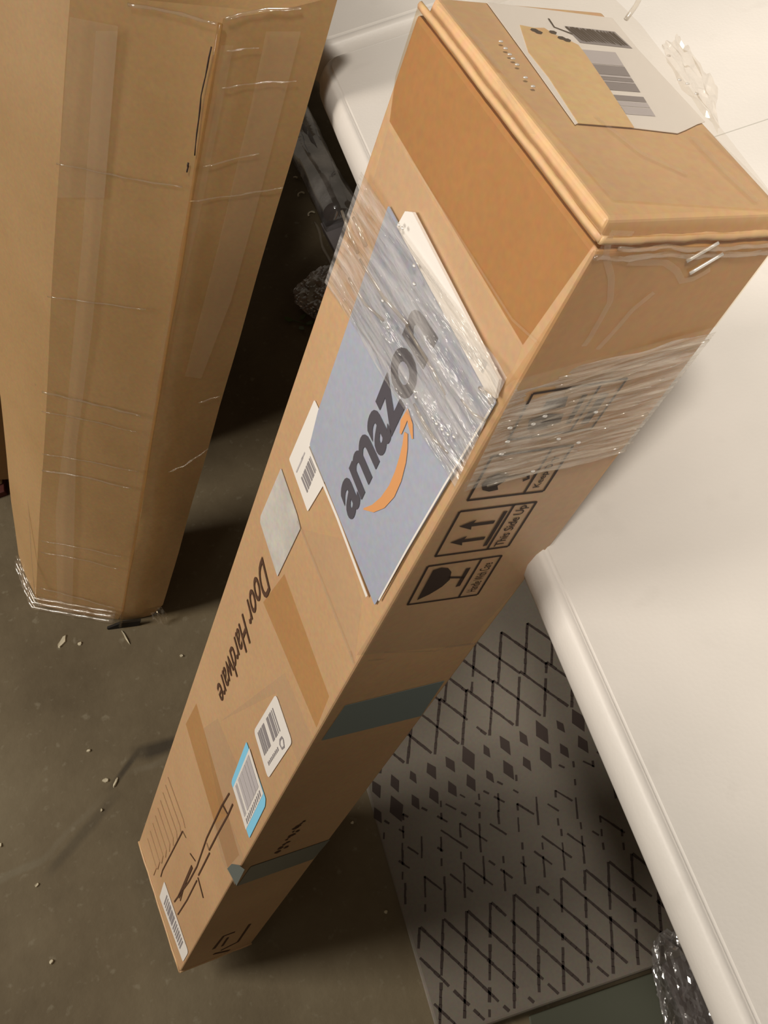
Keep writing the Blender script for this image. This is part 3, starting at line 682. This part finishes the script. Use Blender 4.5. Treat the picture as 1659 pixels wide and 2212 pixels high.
for px in ((1090, 905), (1140, 897), (1165, 880), (1195, 930), (1238, 938), (1140, 1000), (1072, 962), (1275, 872), (1085, 935)):
    bm = bmesh.new(); bub(FR, px, .0014, .0008, .0050); link('film_bubble_glint', bm, MAT['glint'], cb, True)

# ------------------------------------------------------------------ leaning parcel on the left
D = Vector((.4585, -.0304, .8882))
b0 = at_z(75, 1312, .002); b1 = at_z(262, 1345, .004); b2 = at_z(345, 1334, .004)
b3 = Vector((-.455, .86, .012)); b4 = at_z(42, 1225, .012)
t0 = Vector((-.1728, .7767, .8433)); t1 = Vector((-.0733, .7092, .8205)); t2 = Vector((.0113, .6917, .8216))
t4 = CAM + (Vector((-.262, .80, .84)) - CAM) * 1.13; t3 = Vector((-.06, .88, .81))
pc = thing('parcel', (b1.x, b1.y, 0), 'bulky film-wrapped brown cardboard parcel leaning on the table edge at left', 'box')
mid = {}
NR = 26
rings = []
for k in range(NR + 1):
    t = k / NR; ring = []
    for i, (b, tt) in enumerate(((b0, t0), (b1, t1), (b2, t2), (b3, t3), (b4, t4))):
        p = b.lerp(tt, t)
        p = p + noise.noise_vector(Vector((i * 3.1, t * 6.0, 2.0))) * .003 * min(1, t * 6)
        ring.append(p)
    c = sum(ring, Vector()) / 5
    # bottom and top shrink in a little (crushed ends)
    s = 1 - .10 * max(0, 1 - t / .05) ** 2
    ring = [c + (p - c) * s for p in ring]
    # sub-divide the ring so walls are gently bowed
    full = []
    for i in range(5):
        a, b = ring[i], ring[(i + 1) % 5]
        for m_ in range(8):
            u = m_ / 8; p = a.lerp(b, u); out = (p - c); out -= D * out.dot(D)
            full.append(p + out.normalized() * (.003 * math.sin(math.pi * u) * (1 + .5 * noise.noise(Vector((i, t * 5, 1))))))
    rings.append(full)
bm = loft(rings)
mn = min(v.co.z for v in bm.verts)
for v in bm.verts: v.co.z = max(v.co.z, .001)
body = link('parcel_body', bm, MAT['kraft_old'], pc, True)
body.data.set_sharp_from_angle(angle=math.radians(10))
nF = (b1 - b0).cross(t1 - b1).normalized()
if nF.y > 0: nF = -nF
nS = (b2 - b1).cross(t1 - b1).normalized()
if nS.y > 0: nS = -nS
FF = Face(b1, b0 - b1, nF); FS = Face(b1, b2 - b1, nS)
nW = (b4 - b0).cross(t0 - b0).normalized()
if nW.x > 0: nW = -nW
FW = Face(b0, b4 - b0, nW)
def ptape(face, pxs, m, name='tape_strip', off=.0060, label=None):
    o = decal(name, face, pxs, off, m, pc, thk=.0001)
    if label: o['label'] = label
    return o
ptape(FF, [(262, 60), (235, 380), (205, 700), (170, 960), (160, 1320), (128, 1318), (125, 1100), (150, 880), (185, 500), (205, 200), (215, 60)], MAT['tape_lite'], label='milky tape strip down the front')
ptape(FF, [(158, 30), (262, 50), (232, 420), (130, 420)], MAT['tape_lite'], off=.0056)
ptape(FS, [(575, 60), (650, 60), (560, 420), (500, 640), (435, 810), (400, 805), (470, 530), (540, 230)], MAT['tape_lite'], off=.0052, label='milky tape strip down the shaded side')
ptape(FS, [(478, 90), (505, 90), (440, 420), (330, 900), (290, 1060), (300, 960), (400, 500)], MAT['tape_lite'], off=.0052)
def pstrokes(face, lines, m=MAT['fold'], off=.0068, name='film_fold', label=None):
    for r_, pts in lines:
        bm = bmesh.new(); r_ *= .62
        q = [face.q(*p) for p in pts]; out = []
        for a, b in zip(q, q[1:]):
            for k in range(5): out.append(a.lerp(b, k / 5))
        out.append(q[-1])
        rope([face.P(p.x, p.y, off) + face.n * .0006 * math.sin(i * 1.7) for i, p in enumerate(out)], r_, bm, .35, nrm=face.n, flat=.6)
        o = link(name, bm, m, pc, True)
        if label: o['label'] = label
    return o
pstrokes(FF, [(.0022, [(285, 2), (380, 18), (474, 44)]), (.0014, [(130, 345), (230, 365), (300, 380), (400, 395)]), (.0013, [(110, 632), (210, 645), (320, 660)]),
    (.0024, [(98, 838), (160, 853), (240, 872), (310, 890)]), (.0013, [(98, 972), (180, 985), (300, 1010)]), (.0020, [(97, 1008), (180, 1020), (288, 1047)]),
    (.0012, [(97, 880), (200, 900), (300, 925)]), (.0013, [(95, 1160), (180, 1175), (268, 1195)]), (.0013, [(95, 1185), (180, 1200), (262, 1222)]),
    (.0020, [(92, 1262), (160, 1280), (252, 1306)]), (.0016, [(88, 1282), (160, 1298), (250, 1322)])], label='raised folds of film round the front')
bm = bmesh.new()
for k, (z, r_) in enumerate(((.006, .0032), (.018, .0035), (.030, .0022))):
    pp = []
    for a, b in ((b4, b0), (b0, b1)):
        for i in range(12):
            p = a.lerp(b, i / 12) + D * (z / D.z); p = p + (FF.n if a is b0 else FW.n) * .0045 + Vector((0, 0, .001 * math.sin(i * 1.9 + k)))
            pp.append(p)
    rope(pp, r_, bm, .35, nrm=Vector((0, 0, 1)), flat=1)
link('bunched_film', bm, MAT['fold'], pc, True)['label'] = 'bunched shiny film round the foot'
pstrokes(FS, [(.0012, [(410, 425), (520, 410), (610, 395)]), (.0012, [(440, 350), (560, 320)]), (.0012, [(365, 1010), (400, 995), (450, 960)]), (.0013, [(430, 860), (475, 845)]), (.001, [(480, 180), (560, 168), (640, 165)]), (.001, [(490, 100), (560, 92)]), (.0022, [(488, 30), (560, 12), (650, 8)])], label='raised folds of film on the shaded side')
bm = bmesh.new(); rope([b1.lerp(t1, t / 30) + (nF + nS) * .0035 for t in range(0, 31)], .0022, bm, .3, nrm=nF, flat=.8)
link('edge_tape', bm, MAT['tape'], pc, True)
pstrokes(FF, [(.0010, [(462, 95), (440, 200), (425, 330)]), (.0013, [(412, 345), (409, 365)])], MAT['ink'], .0050, 'dark_slit', 'dark slit along the corner')
# white wall strokes on the far-left side
pstrokes(FW, [(.0022, [(22, 500), (48, 700), (88, 830)]), (.0016, [(30, 560), (45, 800), (62, 1100)]), (.0016, [(70, 860), (66, 1020), (84, 1280)])], off=.0062)
# crumpled film at the foot
ff = at_z(322, 1345)
crumple('torn_film', [b2 + Vector((-.004, -.012, .001)), b2 + Vector((.014, -.008, .002)), b2 + Vector((.012, .0, .03)), b2 + Vector((-.006, -.006, .028))], MAT['fold'], pc, .005, 10, 6.6)
bm = bmesh.new(); q = [FS.q(*p) for p in ((232, 1350), (262, 1338), (305, 1333), (300, 1346), (265, 1354), (240, 1355))]; slab2(FS, q, .0065, .004, bm)  # dark slab painted in as shade under the lifted corner
link('foot_gap_shade', bm, simple('gap_shade_colour', lin((30, 24, 18)), .9), pc)['label'] = 'dark patch painted as the shade of a gap at the foot'

# ------------------------------------------------------------------ third carton far left, behind the parcel
c3 = thing('shipping_carton', (-.58, 1.02, 0), 'shadowed brown cardboard carton leaning behind the wrapped parcel at the left edge', 'box')
A_ = Vector((-.74, .985, .012)); B_ = Vector((-.43, .985, .0)) ; C_ = Vector((-.43, 1.60, .0)); E_ = Vector((-.74, 1.60, .012))  # carton's unseen depth extended to block the side lamp from the far floor
D3 = Vector((.452, -.03, .888)).normalized(); H3 = .93
A_.z = 0.155; E_.z = 0.155
bm = bmesh.new(); hexa(bm, [A_, B_, C_, E_] + [p + D3 * H3 for p in (A_, B_, C_, E_)]); bevel(bm, .003)
for v in bm.verts: v.co.z = max(v.co.z, .001)
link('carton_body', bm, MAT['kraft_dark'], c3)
bm = bmesh.new(); a, b_ = A_ + D3 * H3, B_ + D3 * H3
hexa(bm, [a, b_, b_ + Vector((.0, -.06, .02)), a + Vector((0, -.06, .02))] + [p + Vector((0, 0, .004)) for p in (a, b_, b_ + Vector((.0, -.06, .02)), a + Vector((0, -.06, .02)))])
link('open_flap', bm, MAT['kraft_top'], c3)
sc = at_z(-6, 1072)
cc = thing('flattened_carton', (sc.x, sc.y, 0), 'dark red and cream card edge on the floor at the left border', 'box')
bm = bmesh.new(); x, y = sc.x, sc.y
hexa(bm, [(x - .12, y - .01, .0), (x + .018, y - .005, .0), (x + .02, y + .06, .0), (x - .12, y + .06, .0), (x - .12, y - .01, .012), (x + .018, y - .005, .012), (x + .02, y + .06, .012), (x - .12, y + .06, .012)]); bevel(bm, .002)
link('card_stack', bm, MAT['red'], cc)
bm = bmesh.new(); hexa(bm, [(x - .12, y + .005, .0125), (x + .016, y + .010, .0125), (x + .018, y + .03, .0125), (x - .12, y + .03, .0125), (x - .12, y + .005, .020), (x + .016, y + .010, .020), (x + .018, y + .03, .020), (x - .12, y + .03, .020)]); bevel(bm, .002)
link('cream_strip', bm, MAT['cream'], cc)

# ------------------------------------------------------------------ printed flat carton under the table
pf = thing('flat_carton', (.05, .35, 0), 'flat grey carton with a dark diamond lattice print lying under the table edge', 'box')
ZP = .015; X0, X1, Y0, Y1 = -.197, .36, .087, .80
bm = bmesh.new(); hexa(bm, [(X0, Y0, .0), (X1, Y0, .0), (X1, Y1, .0), (X0, Y1, .0), (X0, Y0, ZP), (X1, Y0, ZP), (X1, Y1, ZP), (X0, Y1, ZP)]); bevel(bm, .004)
link('card_panel', bm, MAT['panel'], pf)
PF = Face(Vector((0, 0, ZP)), Vector((1, 0, 0)), Vector((0, 0, 1)))
PF.ea = Vector((1, 0, 0)); PF.eh = Vector((0, 1, 0))
rnd = random.Random(5)
bm = bmesh.new()
def pstroke(a, b, w=.0031, keep=1.0):
    a = Vector(a); b = Vector(b); n = max(1, int((b - a).length / .007))
    for i in range(n):
        if rnd.random() > keep: continue
        p = a.lerp(b, i / n); q = a.lerp(b, (i + 1.05) / n)
        if not (X0 + .004 < min(p.x, q.x) and max(p.x, q.x) < X1 - .004 and Y0 + .004 < min(p.y, q.y) and max(p.y, q.y) < Y1 - .004): continue
        ww = w * rnd.uniform(.75, 1.15); ribbon(PF, [p + Vector((rnd.uniform(-.0004, .0004), 0)), q], ww, .0003, bm, .0002)
# bottom rhombus lattice
for k in range(-14, 30):
    x = X0 + .029 * k
    pstroke((x, Y0), (x + .37 * .118, Y0 + .118), keep=.92 if k % 2 else .8)
    pstroke((x, Y0), (x - .60 * .118, Y0 + .118), keep=.95)
# sparse broken middle field
for row, (y, h, kp) in enumerate(((.212, .045, .75), (.262, .04, .6), (.300, .035, .55))):
    for k in range(-1, 26):
        x = X0 + .0245 * k + .012 * (row % 2)
        if rnd.random() < .85: pstroke((x, y), (x + .30 * h, y + h), .0024, kp)
        if rnd.random() < .75: pstroke((x + .30 * h, y + h), (x + .30 * h + .024, y + h * .25), .0024, kp * .95)
# two rows of solid diamonds
for y, o_ in ((.3745, -.185), (.3440, -.192)):
    for k in range(24):
        x = o_ + .0243 * k; s = rnd.uniform(.8, 1.2) * (1.15 if k % 2 else .85)
        pts = [(x - .0015, y + .0125 * s), (x + .0062 * s, y + .002), (x + .0018, y - .0125 * s), (x - .0062 * s, y - .001)]
        slab2(PF, [(p[0] + rnd.uniform(-.0008, .0008), p[1] + rnd.uniform(-.0008, .0008)) for p in pts], .0003, .0002, bm)
# two staggered zigzag bands of open diamonds
for (yt, yb, ph) in ((.520, .4545, .033), (.4600, .393, .0165)):
    h = yt - yb
    for k in range(-8, 14):
        x = ph + .0365 * k + (.02 if yb < .4 else 0)
        pstroke((x, yt), (x - .43 * h, yb), .0032, .97); pstroke((x, yt), (x + .60 * h, yb + .003), .0032, .97)
for k in range(12):
    x = -.12 + .036 * k
    for dx, dy in ((0, 0), (.006, .004), (.002, .009), (-.004, .006)):
        slab2(PF, [(x + dx + .0022 * math.cos(t), .585 + .004 * (k % 2) + dy + .0022 * math.sin(t)) for t in (0, 1.3, 2.5, 3.9, 5)], .0003, .0002, bm)
link('lattice_print', bm, MAT['panel_ink'], pf)['label'] = 'dark diamond lattice print'

# darker card it lies beside (lower right) and crumpled clear bag
w0 = at_z(1480, 2150, .0)
dk = thing('card_sheet', (w0.x, w0.y, 0), 'dark card sheet on the floor by the lower edge of the printed carton', 'cardboard')
bm = bmesh.new(); hexa(bm, [(-.12, -.05, 0), (.2, -.05, 0), (.2, .083, 0), (-.095, .083, 0), (-.12, -.05, .006), (.2, -.05, .006), (.2, .083, .006), (-.095, .083, .006)]); bevel(bm, .002)
link('sheet', bm, MAT['darkplastic'], dk)
def bag(name, center, sx, sy, h, label, cat, m, seed, rot=0, parts=True, amp=.3, base_z=0.0, inner=None):
    t = thing(name, (center[0], center[1], base_z), label, cat)
    bm = bmesh.new(); bmesh.ops.create_icosphere(bm, subdivisions=5, radius=1)
    ca, sa_ = math.cos(rot), math.sin(rot)
    for v in bm.verts:
        p = v.co.normalized()
        # squarish cushion with sharp crumples
        e = 4.0; k = (abs(p.x) ** e + abs(p.y) ** e + abs(p.z) ** e) ** (-1 / e)
        q = p * k
        c1 = abs(noise.noise(q * 2.2 + Vector((seed, 0, 0)))); c2 = abs(noise.noise(q * 5.0 + Vector((0, seed, 0)))); c3_ = abs(noise.noise(q * 11 + Vector((0, 0, seed))))
        s = 1 - amp * (c1 * .8 + c2 * .5 + c3_ * .3)
        x, y, z = q.x * sx * s, q.y * sy * s, (q.z * .5 + .5) * h * (1 if q.z < -.5 else s)
        v.co = Vector((center[0] + x * ca - y * sa_, center[1] + x * sa_ + y * ca, base_z + max(0.0005, z)))
    link('film_bag', bm, m, t, False)
    return t
bc = at_z(1500, 2150, .03)
tbg = bag('plastic_bag', (bc.x + .005, bc.y - .005), .045, .075, .035, 'crumpled shiny clear plastic bag under the near table edge', 'bag', MAT['darkbag'], 3.1, rot=-.2, base_z=.0065)
bm = bmesh.new(); hexa(bm, [(bc.x - .02, bc.y - .05, .008), (bc.x + .03, bc.y - .05, .008), (bc.x + .03, bc.y + .04, .008), (bc.x - .02, bc.y + .04, .008), (bc.x - .02, bc.y - .05, .022), (bc.x + .03, bc.y - .05, .022), (bc.x + .03, bc.y + .04, .022), (bc.x - .02, bc.y + .04, .022)]); bevel(bm, .006)
link('bag_contents', bm, MAT['darkfilm'], tbg)

# ------------------------------------------------------------------ things on the floor behind
# clear-wrapped roll
ra0 = at_z(650, 290, .03); ra1 = at_z(735, 470, .03)
rt = thing('wrapped_roll', (ra1.x, ra1.y, 0), 'roll in glossy clear film on the floor behind the long carton', 'roll')
dd = (ra1 - ra0).normalized(); ww = Vector((-dd.y, dd.x, 0)); rad = .030
def roll(bm, a, b, r, lump, seed, n=28, m_=24):
    d = (b - a); dn = d.normalized(); w = Vector((-dn.y, dn.x, 0)).normalized(); rings = []
    for k in range(m_ + 1):
        t = k / m_; ring = []
        for i in range(n):
            an = 2 * math.pi * i / n
            rr = r * (1 + lump * noise.noise(Vector((math.cos(an) * 1.5, math.sin(an) * 1.5, t * 4 + seed))) + lump * .6 * abs(noise.noise(Vector((math.cos(an) * 4, math.sin(an) * 4, t * 9 + seed)))))
            ring.append(a + d * t + w * math.cos(an) * rr * 1.15 + Vector((0, 0, max(-a.z + .001, math.sin(an) * rr))))
        rings.append(ring)
    loft(rings, True, bm)
bm = bmesh.new(); roll(bm, ra0 - dd * .25, ra1, rad * .86, .02, 2); link('roll_core', bm, MAT['darkfilm'], rt, True)
bm = bmesh.new(); roll(bm, ra0 - dd * .26, ra1 + dd * .012, rad, .22, 5); link('clear_film', bm, MAT['roll_film'], rt, True)
# pale card box in front of the roll
g0 = at_z(692, 482, .02); g1 = at_z(765, 448, .02); g2 = at_z(830, 600, .02); g3 = at_z(733, 560, .02)
gb = thing('card_box', (g3.x, g3.y, 0), 'small flat grey card box at the end of the clear-wrapped roll', 'box')
bm = bmesh.new(); g2 = g1 + (g3 - g0)
hexa(bm, [(p.x, p.y, .0) for p in (g0, g1, g2, g3)] + [(p.x, p.y, .02) for p in (g0, g1, g2, g3)]); bevel(bm, .0015)
link('box_body', bm, MAT['greypanel'], gb)
s0 = at_z(680, 478, .006); s1 = at_z(716, 578, .006)
sk = thing('plastic_strap', (s0.x, s0.y, 0), 'thin pale shiny strap lying beside the grey card box', 'strap')
bm = bmesh.new(); rope([s0.lerp(s1, t / 10) + Vector((.002 * math.sin(t * .9), 0, -.002)) for t in range(11)], .0028, bm, .2); link('strap_strip', bm, MAT['fold'], sk, True)
for i, (px, lb) in enumerate((((637, 388), 'small bright curl of plastic left of the clear roll, nearest the window of light'), ((651, 421), 'small bright hook of plastic scrap beside the clear roll'), ((673, 463), 'bright curled plastic scrap at the lower end of the clear roll'))):
    p = at_z(*px, .004)
    bm = bmesh.new(); rope([p + Vector((.006 * math.cos(a * .6), .006 * math.sin(a * .6), .001)) for a in range(7 if i else 4)], .0018, bm, .2)
    o = link('plastic_scrap', bm, MAT['chip'], None, True)
    tag(o, ('topmost of the three bright plastic scraps beside the clear roll', 'middle of the three bright plastic scraps beside the clear roll', 'lowest of the three bright plastic scraps, by the grey card box')[i], 'scrap', 'plastic scraps by the roll')
# poly-wrapped packet with green sprig
pk = at_z(690, 635, .02)
pk = bag('wrapped_packet', (pk.x + .01, pk.y), .050, .045, .04, 'small packet in wrinkled clear film on the dark floor between the cartons', 'packet', MAT['clearbag'], 7.7, rot=.5, amp=.22)
bm = bmesh.new(); c = pk.location
hexa(bm, [(c.x - .036, c.y - .024, .004), (c.x + .034, c.y - .03, .004), (c.x + .04, c.y + .028, .004), (c.x - .03, c.y + .034, .004), (c.x - .036, c.y - .024, .026), (c.x + .034, c.y - .03, .026), (c.x + .04, c.y + .028, .026), (c.x - .03, c.y + .034, .026)]); bevel(bm, .005)
link('packet_contents', bm, cardboard('olive_card', lin((120, 108, 84)), lin((150, 138, 112)), 12), pk)
lf = at_z(642, 692, .006)
gr = thing('leaf_sprig', (lf.x, lf.y, 0), 'tiny green leaf sprig on the floor under the film-wrapped packet', 'leaf')
bm = bmesh.new(); rope([Vector((lf.x - .012, lf.y + .012, .002)), Vector((lf.x, lf.y, .003)), Vector((lf.x + .014, lf.y - .014, .002))], .0009, bm); link('stem', bm, MAT['green'], gr)
for (dx, dy, a) in ((-.008, .004, 2.4), (.004, .002, .3), (.0, -.012, -1.2), (.012, -.010, -.5)):
    bm = bmesh.new(); cx, cy = lf.x + dx, lf.y + dy; pts = []
    up = [bm.verts.new((cx + math.cos(a) * t * .016 - math.sin(a) * w_, cy + math.sin(a) * t * .016 + math.cos(a) * w_, .003 + .005 * t)) for t, w_ in ((0, 0), (.3, .004), (.7, .0035), (1, 0), (.7, -.0035), (.3, -.004))]
    f = bm.faces.new(up); r_ = bmesh.ops.extrude_face_region(bm, geom=[f])
    for v in [g for g in r_['geom'] if isinstance(g, bmesh.types.BMVert)]: v.co.z += .0008
    link('leaf', bm, MAT['green'], gr)

# ------------------------------------------------------------------ scraps on the floor
SCR = [((135, 1387), .011, .0045, .9, 'pale torn scrap at the foot of the wrapped parcel, leftmost of the three there'),
       ((173, 1391), .004, .003, .2, 'tiny pale chip between the torn scrap and the thin splinter'),
       ((272, 1377), .013, .0016, -1.25, 'thin pale splinter below the foot of the wrapped parcel'),
       ((392, 1417), .0032, .0022, -.6, 'tiny white chip between the wrapped parcel and the long carton'),
       ((448, 1416), .0024, .0018, 0, 'tiny pale chip touching the left side of the long carton'),
       ((228, 1686), .0055, .003, -.3, 'small pale chip beside the crack in the floor'),
       ((250, 1690), .0075, .002, 1.0, 'grey sliver lying in the floor crack'),
       ((192, 1622), .003, .0025, 0, 'tiny pale speck above the floor crack'),
       ((1, 1826), .003, .004, 0, 'white speck at the left border of the photo'),
       ((80, 1912), .0035, .002, .4, 'pale speck just below the pale scuff'),
       ((112, 2077), .003, .003, .9, 'pale speck low on the open floor, nearest the bottom of the photo'),
       ((220, 1750), .003, .002, .9, 'pale speck midway along the floor crack'),
       ((762, 1777), .0025, .002, 0, 'tiny speck in the dark gap beside the printed flat carton'),
       ((834, 1970), .0025, .002, .0, 'tiny speck left of the printed flat carton, lower one')]
for i, ((u, v), a, b, rt_, lb) in enumerate(SCR):
    p = at_z(u, v); bm = bmesh.new(); rnd = random.Random(i + 20)
    top = []; bot = []
    for k in range(9):
        an = 2 * math.pi * k / 9; rr = rnd.uniform(.7, 1.15); x, y = a * math.cos(an) * rr, b * math.sin(an) * rr
        x, y = x * math.cos(rt_) - y * math.sin(rt_), x * math.sin(rt_) + y * math.cos(rt_)
        top.append(bm.verts.new((p.x + x * .85, p.y + y * .85, .0012 + .0012 * rnd.random()))); bot.append(bm.verts.new((p.x + x, p.y + y, .0)))
    bm.faces.new(top); bm.faces.new(bot[::-1])
    for k in range(9): bm.faces.new((top[k], bot[k], bot[(k + 1) % 9], top[(k + 1) % 9]))
    o = link('paper_scrap', bm, MAT['chip']); tag(o, lb, 'scrap', 'pale scraps on the concrete floor')
